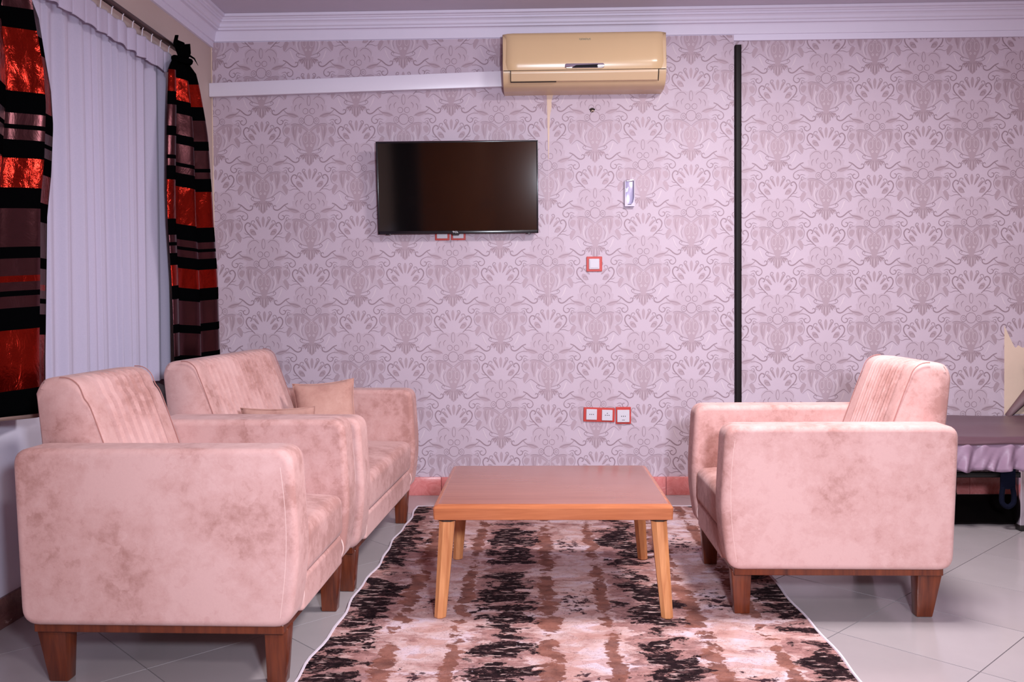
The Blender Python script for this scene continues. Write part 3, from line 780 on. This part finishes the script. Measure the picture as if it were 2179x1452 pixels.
for sx in (-1, 1):
    for sy in (-1, 1):
        V = []; Fc = []; N = 8
        for (xc, yc, r, z) in ((sx * 0.362, sy * 0.322, 0.029, 0.346), (sx * 0.371, sy * 0.331, 0.0265, 0.22), (sx * 0.387, sy * 0.346, 0.0215, 0.012), (sx * 0.388, sy * 0.347, 0.018, 0.0085)):
            for k in range(N):
                an = 2 * PI * (k + 0.5) / N; V.append((xc + r * math.cos(an), yc + r * math.sin(an), z))
        for i in range(3):
            for k in range(N): Fc.append((i * N + k, i * N + (k + 1) % N, (i + 1) * N + (k + 1) % N, (i + 1) * N + k))
        Fc += [tuple(range(N)), tuple(range(3 * N, 4 * N))[::-1]]
        bm = bmesh.new(); vv = [bm.verts.new(p) for p in V]
        for f in Fc: bm.faces.new([vv[i] for i in f])
        lg = bm_obj('leg', bm, M_LEGWOOD, t, 20)
        V2, F2 = [], []
        bm = prism_bm([(sx * 0.362 + 0.032 * math.cos(2 * PI * k / 8 + PI / 8), sy * 0.322 + 0.032 * math.sin(2 * PI * k / 8 + PI / 8)) for k in range(8)], 0.338, 0.3455, 'z')
        bm_obj('leg_plate', bm, M_DARKGAP, lg)

# ------------------------------------------------------------------ air conditioner
t = thing('air_conditioner', 'cream wall-mounted split air conditioner hung under the cornice', 'air conditioner', (0.270, 5.0, 2.235))
W2 = 0.435
bodyp = rounded_poly([(0, 0.0), (-0.10, 0.0), (-0.165, 0.014), (-0.206, 0.075), (-0.205, 0.10), (-0.196, 0.262), (-0.165, 0.290), (0, 0.290)], [0, 0.01, 0.03, 0.02, 0.01, 0.03, 0.01, 0], 5)
wn(bm_obj('body', prism_bm(bodyp, -W2, W2, 'x', 0.0025, 2), M_CREAM2, t, 45))
# front panel: bowed shell with a change of slope low down
V = []; Fc = []; nxp = 32
prow = [(-0.1500, 0.2905), (-0.1760, 0.2900), (-0.1960, 0.2830), (-0.2040, 0.268), (-0.2090, 0.235), (-0.2130, 0.190), (-0.2160, 0.150), (-0.2180, 0.132), (-0.2170, 0.118), (-0.2130, 0.100), (-0.2090, 0.088), (-0.200, 0.086)]
for i in range(nxp + 1):
    u = -1 + 2 * i / nxp; x = u * (W2 + 0.001)
    fall = 0.034 * max(0.0, (abs(u) - 0.88) / 0.12) ** 2.2
    for (y, z) in prow: V.append((x, y + fall * (0.6 + 0.4 * (z < 0.28)), z))
m = len(prow)
for i in range(nxp):
    for k in range(m - 1): a = i * m + k; Fc.append((a, a + m, a + m + 1, a + 1))
fp = mesh_obj('front_panel', V, Fc, M_CREAM, t, 50)
sm = fp.modifiers.new('thick', 'SOLIDIFY'); sm.thickness = 0.004; sm.offset = 0
# louvre flap with the dark gaps around it
wn(bm_obj('louvre_flap', prism_bm(rounded_poly([(-0.195, 0.030), (-0.2135, 0.070), (-0.2145, 0.083), (-0.190, 0.083), (-0.175, 0.030)], 0.004, 3), -0.392, 0.390, 'x', 0.002, 2), M_CREAM2, t, 40))
gap = box_bm(-0.432, 0.432, -0.2085, -0.19, 0.0835, 0.0865)
bm_obj('panel_gap', gap, M_DARKGAP, t)
for s in (-1, 1):
    bm_obj('side_gap', prism_bm([(-0.190, 0.026), (-0.2125, 0.068), (-0.2125, 0.084), (-0.185, 0.084)], s * 0.3935 - 0.0018, s * 0.3935 + 0.0018, 'x'), M_DARKGAP, t)
bm_obj('lower_gap', box_bm(-0.392, -0.15, -0.197, -0.180, 0.0275, 0.0295), M_DARKGAP, t)
# chrome display strip
pill = rounded_poly([(-0.105, -0.0125), (0.105, -0.0125), (0.105, 0.0125), (-0.105, 0.0125)], 0.011, 4)
ds = bm_obj('display_strip', prism_bm([(a, b + 0.104) for a, b in pill], -0.222, -0.212, 'y', 0.003, 2), M_CHROME, t, 40)
bm_obj('display_window', prism_bm(rounded_poly([(-0.070, -0.010), (0.072, -0.010), (0.072, 0.007), (-0.052, 0.004)], 0.002, 2) and [(a + 0.0, b + 0.104) for a, b in rounded_poly([(-0.070, -0.011), (0.070, -0.011), (0.070, 0.006), (-0.045, 0.003)], 0.002, 2)], -0.2230, -0.2215, 'y'), M_BLACKGLOSS, ds)
text_obj('brand_lettering', 'SIEMENS', 0.0185, (0.003, -0.2095, 0.2440), M_TEALPRINT, t, xs=0.90)

# white cable trunking
t = thing('cable_trunking', 'white plastic cable trunking running slightly uphill to the air conditioner', 'trunking', (0, 0, 0))
def quadbar(name, zl0, zl1, zr0, zr1, xl, xr, y0, y1, mat, parent):
    bm = bmesh.new(); vv = [bm.verts.new(p) for p in ((xl, y0, zl0), (xr, y0, zr0), (xr, y0, zr1), (xl, y0, zl1), (xl, y1, zl0), (xr, y1, zr0), (xr, y1, zr1), (xl, y1, zl1))]
    for f in ((0, 1, 2, 3), (5, 4, 7, 6), (4, 0, 3, 7), (1, 5, 6, 2), (3, 2, 6, 7), (4, 5, 1, 0)): bm.faces.new([vv[i] for i in f])
    bmesh.ops.bevel(bm, geom=list(bm.edges), offset=0.003, segments=2, profile=0.5, affect='EDGES')
    return bm_obj(name, bm, mat, parent, 40)
quadbar('channel', 2.243, 2.315, 2.279, 2.361, -1.808, -0.168, 4.968, 4.999, M_WHITE, t)
quadbar('cover', 2.241, 2.317, 2.277, 2.363, -1.8085, -0.1675, 4.955, 4.970, M_WHITE, t)

# ------------------------------------------------------------------ television
TX0, TX1, TZ0, TZ1 = -0.868, 0.020, 1.465, 1.969
t = thing('television', 'flat black television mounted on the damask wall', 'television', ((TX0 + TX1) / 2, 4.94, (TZ0 + TZ1) / 2))
w, h = (TX1 - TX0) / 2, (TZ1 - TZ0) / 2
t.location.y = 4.915; t.rotation_euler = (math.radians(6.0), 0, 0)
box('rear_housing', -w + 0.004, w - 0.004, 0.006, 0.030, -h + 0.004, h - 0.004, M_TVBEZ, t, 0.004)
box('rear_hump', -w + 0.18, w - 0.18, 0.028, 0.058, -h + 0.05, h - 0.14, M_TVBEZ, t, 0.008)
box('screen', -w + 0.006, w - 0.006, 0.0015, 0.0065, -h + 0.016, h - 0.006, M_SCREEN, t)
bz = box_bm(-w, -w + 0.009, -0.002, 0.012, -h, h, 0.0015, 2); box_bm(w - 0.009, w, -0.002, 0.012, -h, h, 0.0015, 2, bz)
box_bm(-w, w, -0.002, 0.012, h - 0.008, h, 0.0015, 2, bz); box_bm(-w, w, -0.002, 0.012, -h, -h + 0.017, 0.0015, 2, bz)
bm_obj('bezel', bz, M_TVBEZ, t, 40)
bm_obj('silver_edge', box_bm(-w, w, -0.001, 0.010, h + 0.0001, h + 0.0025, 0.0008, 1), M_CHROME, t)
text_obj('brand_lettering', 'TCL', 0.0150, (-0.015, -0.0022, -h + 0.0088), M_WHITEPRINT, t, xs=1.2)
bm_obj('indicator_tab', prism_bm([(-0.030, -h - 0.008), (0.004, -h - 0.008), (0.010, -h + 0.001), (-0.036, -h + 0.001)], -0.0015, 0.010, 'y', 0.001, 1), M_TVBEZ, t, 40)
for sx in (-1, 1): box('foot_stub', sx * (w - 0.055) - 0.014, sx * (w - 0.055) + 0.014, 0.0, 0.014, -h - 0.004, -h + 0.002, M_TVBEZ, t, 0.001)
box('wall_bracket', -0.12, 0.12, 0.055, 0.068, -0.12, 0.10, M_BLACKMETAL, t)

# ------------------------------------------------------------------ switches and sockets
def faceplate(root, cx, cz, s, kind, parent_frame=None):
    p = wn(bm_obj('faceplate', box_bm(cx - s, cx + s, -0.016, -0.008, cz - s, cz + s, 0.003, 2), M_SWITCH, parent_frame or root, 40))
    return p
def dots(parent, cx, cz, four=False):
    pts = [(cx - 0.010, cz), (cx, cz), (cx + 0.010, cz)] + ([(cx, cz + 0.011)] if four else [])
    for a, b in pts: tube('pin_hole', [(a, -0.0152, b), (a, -0.0164, b)], 0.0026, M_BLACKGLOSS, parent, 8)
def frame(root, x0, x1, z0, z1):
    return wn(bm_obj('red_frame', box_bm(x0, x1, -0.009, -0.0005, z0, z1, 0.003, 2), M_REDP, root, 40))
t = thing('light_switch', 'single light switch with red frame below the remote holder', 'light switch', (0.3305, 5.0, 1.295))
frame(t, -0.0435, 0.0435, -0.0415, 0.0415); p = faceplate(t, -0.001, 0.000, 0.029, 's')
wn(bm_obj('rocker', box_bm(-0.024, 0.022, -0.0185, -0.0155, -0.022, 0.023, 0.0015, 2), M_SWITCH, p, 40))
t = thing('double_socket', 'pair of white power sockets in one joined red frame low on the wall', 'socket', (0.357, 5.0, 0.452), 0)
t.rotation_euler = (0, math.radians(1.6), 0)
frame(t, -0.091, 0.084, -0.040, 0.040); p = faceplate(t, -0.046, 0.001, 0.030, 'k'); dots(p, -0.046, 0.002); p = faceplate(t, 0.041, -0.001, 0.030, 'k'); dots(p, 0.041, -0.001, True)
t = thing('wall_socket', 'single white power socket in its own red frame, right of the joined pair', 'socket', (0.488, 5.0, 0.447))
frame(t, -0.042, 0.043, -0.047, 0.048); p = faceplate(t, 0.000, -0.002, 0.0345, 'k'); dots(p, 0.0, -0.003)
box('blank_slot', -0.008, 0.008, -0.0166, -0.0155, -0.0255, -0.0235, M_BLACKGLOSS, p)
t = thing('wall_socket', 'left one of the two red-framed sockets half hidden under the television', 'socket', (-0.5175, 5.0, 1.474), 0, 'sockets under the television')
frame(t, -0.0405, 0.0405, -0.040, 0.040); faceplate(t, 0, 0, 0.030, 'k')
t = thing('wall_socket', 'right one of the two red-framed sockets half hidden under the television', 'socket', (-0.4275, 5.0, 1.474), 0, 'sockets under the television')
frame(t, -0.0405, 0.0405, -0.039, 0.041); faceplate(t, 0, 0, 0.030, 'k')
# remote control holder
t = thing('remote_holder', 'narrow clear silver remote-control holder fixed to the wall', 'remote holder', (0.527, 5.0, 1.686))
box('back_plate', -0.026, 0.027, -0.004, -0.0005, -0.074, 0.074, M_CLEAR, t, 0.002)
for s in (-1, 1): box('side_wall', s * 0.0255 - 0.002, s * 0.0255 + 0.002, -0.024, -0.003, -0.070, 0.072, M_SWITCH, t, 0.001)
box('top_edge', -0.025, 0.026, -0.010, -0.003, 0.066, 0.074, M_CHROME, t, 0.001)
lip = bmesh.new()
for P in ([(-0.027, -0.074), (0.027, -0.074), (0.027, -0.062), (-0.027, -0.062)], [(-0.027, -0.062), (-0.011, -0.062), (-0.017, -0.044), (-0.027, -0.004)], [(0.010, -0.062), (0.027, -0.062), (0.027, -0.012), (0.018, -0.050)]):
    f = [lip.verts.new((x, -0.026, z)) for x, z in P]; k = [lip.verts.new((x, -0.022, z)) for x, z in P]
    lip.faces.new(f); lip.faces.new(k[::-1])
    for i in range(4): lip.faces.new((f[i], k[i], k[(i + 1) % 4], f[(i + 1) % 4]))
bm_obj('front_lip', lip, M_HOLD, t)
box('bottom_slot', -0.012, 0.008, -0.0268, -0.0255, -0.0655, -0.0625, M_BLACKGLOSS, t)
bm_obj('sticker', prism_bm([(-0.020, 0.006), (-0.010, 0.010), (-0.004, 0.034), (-0.008, 0.036), (-0.012, 0.026), (-0.020, 0.028), (-0.018, 0.018)], -0.0046, -0.0042, 'y'), M_WHITEPRINT, t)

# ------------------------------------------------------------------ curtains
def drape(name, label, left, right, bands, x0, amp, folds, phase, zsplit, hem=None, step=None):
    """left/right: (z, y) tables; bands: [(z_top, mat_index)] from the top; x0: mean distance plane"""
    root = thing(name, label, 'curtain', (0, 0, 0), 0, 'red and black curtains')
    ztop = bands[0][0]; zbot = bands[-1][0]
    zs = []
    for (za, _), (zb, _) in zip(bands, bands[1:]):
        k = max(1, int(round((za - zb) / 0.022)))
        zs += [za + (zb - za) * i / k for i in range(k)]
    zs.append(zbot)
    ns = 96; V = []; Fc = []; FM = []
    for z in zs:
        yl = interp(z, left); yr = interp(z, right); wdt = yr - yl
        for i in range(ns + 1):
            s = i / ns
            a = amp * min(1.0, wdt / 0.45)
            th = 2 * PI * folds * s + phase + 0.25 * math.sin(z * 2.2)
            x = x0 + a * math.sin(th) + 0.25 * a * math.sin(2 * th + 0.7)
            y = yl + wdt * (s + 0.035 * math.sin(th * 1.0 + 1.3) * math.sin(PI * s))
            dz = 0.010 * math.sin(th * 0.5 + 0.4) * (1 if z > zbot + 0.02 else 0.2)
            if step:
                st = step[0]
                if s <= st: y = yl + (yr - 0.092 - yl) * (s / st) + 0.01 * math.sin(th); x += 0.035
                else: y = yr - 0.12 + 0.245 * ((s - st) / (1 - st)); x = x0 - 0.022 + 0.010 * math.sin(PI * (s - st) / (1 - st) * 1.5); dz -= step[1] * (1 if z > zbot + 0.01 else 0.0)
            V.append((x, y, z + dz))
    n1 = ns + 1
    for j in range(len(zs) - 1):
        zm = (zs[j] + zs[j + 1]) / 2; mi = 0
        for (za, m_), (zb, _) in zip(bands, bands[1:]):
            if zb <= zm <= za: mi = m_
        for i in range(ns): a = j * n1 + i; Fc.append((a, a + 1, a + n1 + 1, a + n1)); FM.append(mi)
    p = mesh_obj('curtain_panel', V, Fc, None, root, 80, mats=[M_VELVET, M_FOIL, M_PLUM], fmats=FM)
    s_ = p.modifiers.new('thick', 'SOLIDIFY'); s_.thickness = 0.002
    if hem:
        V2 = []; F2 = []
        last = V[-n1:]
        for (x, y, z) in last: V2 += [(x - 0.001, y, zbot + 0.002), (x - 0.001, y, zbot - hem)]
        for i in range(ns): F2.append((2 * i, 2 * i + 2, 2 * i + 3, 2 * i + 1))
        hm = mesh_obj('hem', V2, F2, M_HEM, root, 80); s_ = hm.modifiers.new('thick', 'SOLIDIFY'); s_.thickness = 0.002
    return root
V_, R_, P_ = 0, 1, 2
far = drape('curtain', 'red, plum and black banded curtain knotted at the top beside the wall corner', 
      [(0.40, 4.08), (0.867, 4.059), (1.19, 4.051), (1.457, 4.031), (1.617, 4.032), (1.942, 4.06), (2.163, 4.09), (2.215, 4.13), (2.250, 4.215), (2.275, 4.185), (2.30, 4.150), (2.345, 4.175)],
      [(0.40, 4.70), (0.831, 4.686), (1.204, 4.667), (1.448, 4.622), (1.687, 4.585), (1.921, 4.542), (2.138, 4.45), (2.215, 4.405), (2.250, 4.305), (2.275, 4.33), (2.30, 4.350), (2.345, 4.345)],
      [(2.345, V_), (2.235, V_), (2.165, R_), (2.063, V_), (2.000, P_), (1.901, V_), (1.856, P_), (1.767, V_), (1.749, P_), (1.717, V_), (1.652, R_), (1.473, V_), (1.399, P_), (1.366, V_), (1.350, P_), (1.316, V_),
       (1.261, R_), (1.167, V_), (1.104, P_), (0.988, V_), (0.948, P_), (0.84, V_), (0.74, R_), (0.55, V_), (0.42, V_)], -1.682, 0.030, 2.4, 0.2, None, 0.010)
tube('tie_band', [(-1.682 + 0.034 * math.cos(2 * PI * k / 16), 4.26 + 0.052 * math.sin(2 * PI * k / 16), 2.250 + 0.006 * math.sin(4 * PI * k / 16)) for k in range(16)], 0.014, M_VELVET, far, 8, True)
tube('loose_thread', [(-1.68, 4.33, 2.300), (-1.665, 4.37, 2.292), (-1.66, 4.405, 2.268)], [0.006, 0.004, 0.001], M_VELVET, far, 6)
drape('curtain', 'wide red, plum and black banded curtain at the left edge of the picture', 
      [(0.738, 2.36), (1.5, 2.36), (2.0, 2.42), (2.15, 2.60), (2.24, 2.70), (2.34, 2.64)],
      [(0.719, 2.928), (0.931, 2.935), (1.167, 2.950), (1.42, 2.964), (1.566, 2.995), (1.744, 3.015), (1.869, 3.004), (1.984, 2.968), (2.101, 2.935), (2.20, 2.85), (2.24, 2.80), (2.34, 2.86)],
      [(2.34, V_), (2.25, V_), (2.14, P_), (2.035, V_), (1.972, R_), (1.777, V_), (1.706, P_), (1.669, V_), (1.654, P_), (1.619, V_), (1.559, R_), (1.462, V_), (1.395, P_), (1.272, V_), (1.235, P_), (1.180, R_), (1.160, P_), (1.132, V_), (1.115, P_), (1.078, V_),
       (1.008, R_), (0.817, V_), (0.738, V_)], -1.675, 0.034, 2.2, 2.4, None, 0.012, step=(0.80, 0.030))

# voile
t = thing('voile_curtain', 'white voile curtain with pleated heading hanging between the red curtains', 'curtain')
V = []; Fc = []; ns = 260; nz = 30
def voile(s, z):
    y = 3.05 + (4.215 - 3.05) * s
    th = s * 2 * PI * 10.5 + 1.2 * math.sin(s * 11) + 0.5 * math.sin(z * 1.3 + s * 9)
    k = 1.0 if z < 2.16 else 0.55
    return (-1.756 + k * (0.014 * math.sin(th) + 0.009 * math.sin(2.3 * th + 1) + 0.006 * math.sin(0.43 * th)), y + 0.006 * math.cos(th), z)
zs = [2.250, 2.235, 2.20, 2.175, 2.165] + [2.155 - (2.155 - 0.735) * i / nz for i in range(nz + 1)]
for z in zs:
    for i in range(ns + 1): V.append(voile(i / ns, z))
for j in range(len(zs) - 1):
    for i in range(ns): a = j * (ns + 1) + i; Fc.append((a, a + 1, a + ns + 2, a + ns + 1))
mesh_obj('voile_panel', V, Fc, M_SHEER, t, 80)
V = []; Fc = []
for z in (2.268, 2.262, 2.22, 2.180, 2.174):
    for i in range(ns + 1):
        s = i / ns; y = 3.05 + 1.18 * s; ph = (s * 13) % 1.0
        V.append((-1.728 + 0.012 * abs(math.sin(PI * ph)) ** 0.4 + 0.003 * math.sin(s * 70), y, z + 0.004 * math.sin(s * 60)))
for j in range(4):
    for i in range(ns): a = j * (ns + 1) + i; Fc.append((a, a + 1, a + ns + 2, a + ns + 1))
hd = mesh_obj('pleat_tape', V, Fc, M_SHEER, t, 60); s_ = hd.modifiers.new('thick', 'SOLIDIFY'); s_.thickness = 0.002
for i in range(13):
    y = 3.07 + i * 0.0945
    tube('curtain_hook', [(-1.726, y, 2.262), (-1.722, y, 2.300), (-1.715, y, 2.312)], 0.002, M_WHITE, t, 5)

t = thing('curtain_rail', 'thin dark bronze double curtain rail above the voile', 'curtain rail')
tube('rail', [(-1.715, 2.25, 2.318), (-1.715, 4.36, 2.318)], 0.011, M_RAIL, t, 10)
tube('rail', [(-1.752, 2.25, 2.332), (-1.752, 4.36, 2.332)], 0.006, M_RAIL, t, 8)
for y in (2.5, 3.3, 4.1):
    tube('bracket', [(-1.809, y, 2.36), (-1.76, y, 2.345), (-1.715, y, 2.325)], 0.006, M_RAIL, t, 6)
tube('finial', [(-1.715, 4.355, 2.318), (-1.715, 4.375, 2.318), (-1.715, 4.385, 2.318)], [0.012, 0.015, 0.006], M_RAIL, t, 10)

# ------------------------------------------------------------------ bed
t = thing('bed', 'low single bed with brown satin cover and gathered mauve skirt along the wall', 'bed', (0, 0, 0)); t.scale = (1, 1, 1.03)
BX0, BX1, BY0, BY1 = 1.72, 3.74, 4.175, 4.985
bm = box_bm(BX0, BX1, BY0, BY1, 0.335, 0.432, 0.035, 4)
bmesh.ops.subdivide_edges(bm, edges=[e for e in bm.edges if e.calc_length() > 0.3], cuts=14, use_grid_fill=True)
for v in bm.verts:
    if v.co.z > 0.40: v.co.z += 0.004 * math.sin(v.co.x * 9 + v.co.y * 4) + 0.003 * math.sin(v.co.y * 17)
wn(bm_obj('mattress', bm, M_BEDTOP, t, 50))
tube('cover_piping', [(BX0 + 0.01 + (BX1 - BX0 - 0.02) * i / 60, BY0 - 0.012 + 0.003 * math.sin(i * 0.9), 0.408 + 0.003 * math.sin(i * 0.6)) for i in range(61)], 0.009, M_BEDTOP, t, 8)
V = []; Fc = []; ns = 420; nz = 8
rw = random.Random(3); ph = [rw.uniform(0, 6.28) for _ in range(6)]
for j in range(nz + 1):
    q = j / nz
    for i in range(ns + 1):
        x = BX0 + (BX1 - BX0) * i / ns
        f = math.sin(x * 58 + ph[0] + 1.5 * math.sin(x * 7 + ph[1])) + 0.6 * math.sin(x * 97 + ph[2] + 2 * q) + 0.5 * math.sin(x * 31 + ph[3])
        V.append((x + 0.004 * math.sin(x * 40) * q, BY0 - 0.012 - 0.004 * q - 0.013 * f * (0.25 + 0.75 * q) - 0.006 * math.sin(x * 140 + 9 * q + ph[5]) * q, 0.404 - q * (0.122 + 0.006 * math.sin(x * 46 + ph[4]))))
for j in range(nz):
    for i in range(ns): a = j * (ns + 1) + i; Fc.append((a, a + 1, a + ns + 2, a + ns + 1))
sk = mesh_obj('bed_skirt', V, Fc, M_BEDSKIRT, t, 80); s_ = sk.modifiers.new('thick', 'SOLIDIFY'); s_.thickness = 0.0015
V = []; Fc = []
for j in range(5):
    q = j / 4
    for i in range(121):
        y = BY0 + (BY1 - BY0) * i / 120
        V.append((BX0 - 0.010 - 0.009 * math.sin(y * 60) * (0.3 + 0.7 * q), y, 0.404 - q * 0.122))
for j in range(4):
    for i in range(120): a = j * 121 + i; Fc.append((a, a + 1, a + 122, a + 121))
sk = mesh_obj('bed_skirt', V, Fc, M_BEDSKIRT, t, 80); s_ = sk.modifiers.new('thick', 'SOLIDIFY'); s_.thickness = 0.0015
box('base_board', BX0 + 0.02, BX1 - 0.02, BY0 + 0.02, BY1 - 0.01, 0.315, 0.336, M_BLACKMETAL, t)
for y in (BY0 + 0.045, BY1 - 0.05): tube('frame_bar', [(BX0 + 0.03, y, 0.255), (BX1 - 0.03, y, 0.255)], 0.013, M_BLACKMETAL, t, 8)
for x in (BX0 + 0.05, 2.275, 3.0, BX1 - 0.05):
    for y in (BY0 + 0.045, BY1 - 0.05):
        lg = box('leg', x - 0.020, x + 0.020, y - 0.020, y + 0.020, 0.001, 0.316, M_CHROME, t, 0.003)
        box('foot_cap', x - 0.022, x + 0.022, y - 0.022, y + 0.022, 0.0005, 0.028, M_BLACKMETAL, lg, 0.003)
# dark sheet added to paint the shade under the bed
t = thing('underbed_shade', 'black sheet on the tiles standing in for the shade underneath the bed', 'mat', (0, 0, 0))
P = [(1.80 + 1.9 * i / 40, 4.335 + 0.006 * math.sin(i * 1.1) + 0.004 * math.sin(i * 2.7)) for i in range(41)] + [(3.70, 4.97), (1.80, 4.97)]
bm_obj('mat', prism_bm(P, 0.0006, 0.006, 'z'), M_BEDSHADE, t)
tube('shade_edge', [(a, b, 0.0045) for a, b in P[:41]], 0.004, M_BEDSHADE, t, 6)
# strap under the bed
t = thing('bed_strap', 'navy cloth strap hanging in a loop under the bed skirt', 'strap', (2.192, 4.193, 0))
V = []
bm = box_bm(-0.034, 0.034, -0.006, 0.006, 0.20, 0.302, 0.003, 2)
bm_obj('strap', bm, M_NAVY, t, 40)
tube('loop', catmull([(-0.022, 0, 0.212), (-0.026, 0.002, 0.17), (-0.024, 0.0, 0.135), (0.0, -0.004, 0.118), (0.026, 0.0, 0.135), (0.030, 0.002, 0.17), (0.022, 0, 0.212)], 4), 0.012, M_NAVY, t, 8)
# dark pillow on the bed against the wall
c3 = cushion('bed_pillow', 'dark brown satin pillow lying on the bed against the torn wallpaper', 0.22, 0.13, 0.06, M_DARKPIL)
c3['category'] = 'pillow'; del c3['group']
c3.location = (2.885, 4.890, 0.590); c3.rotation_euler = (math.radians(-14), math.radians(4), 0)
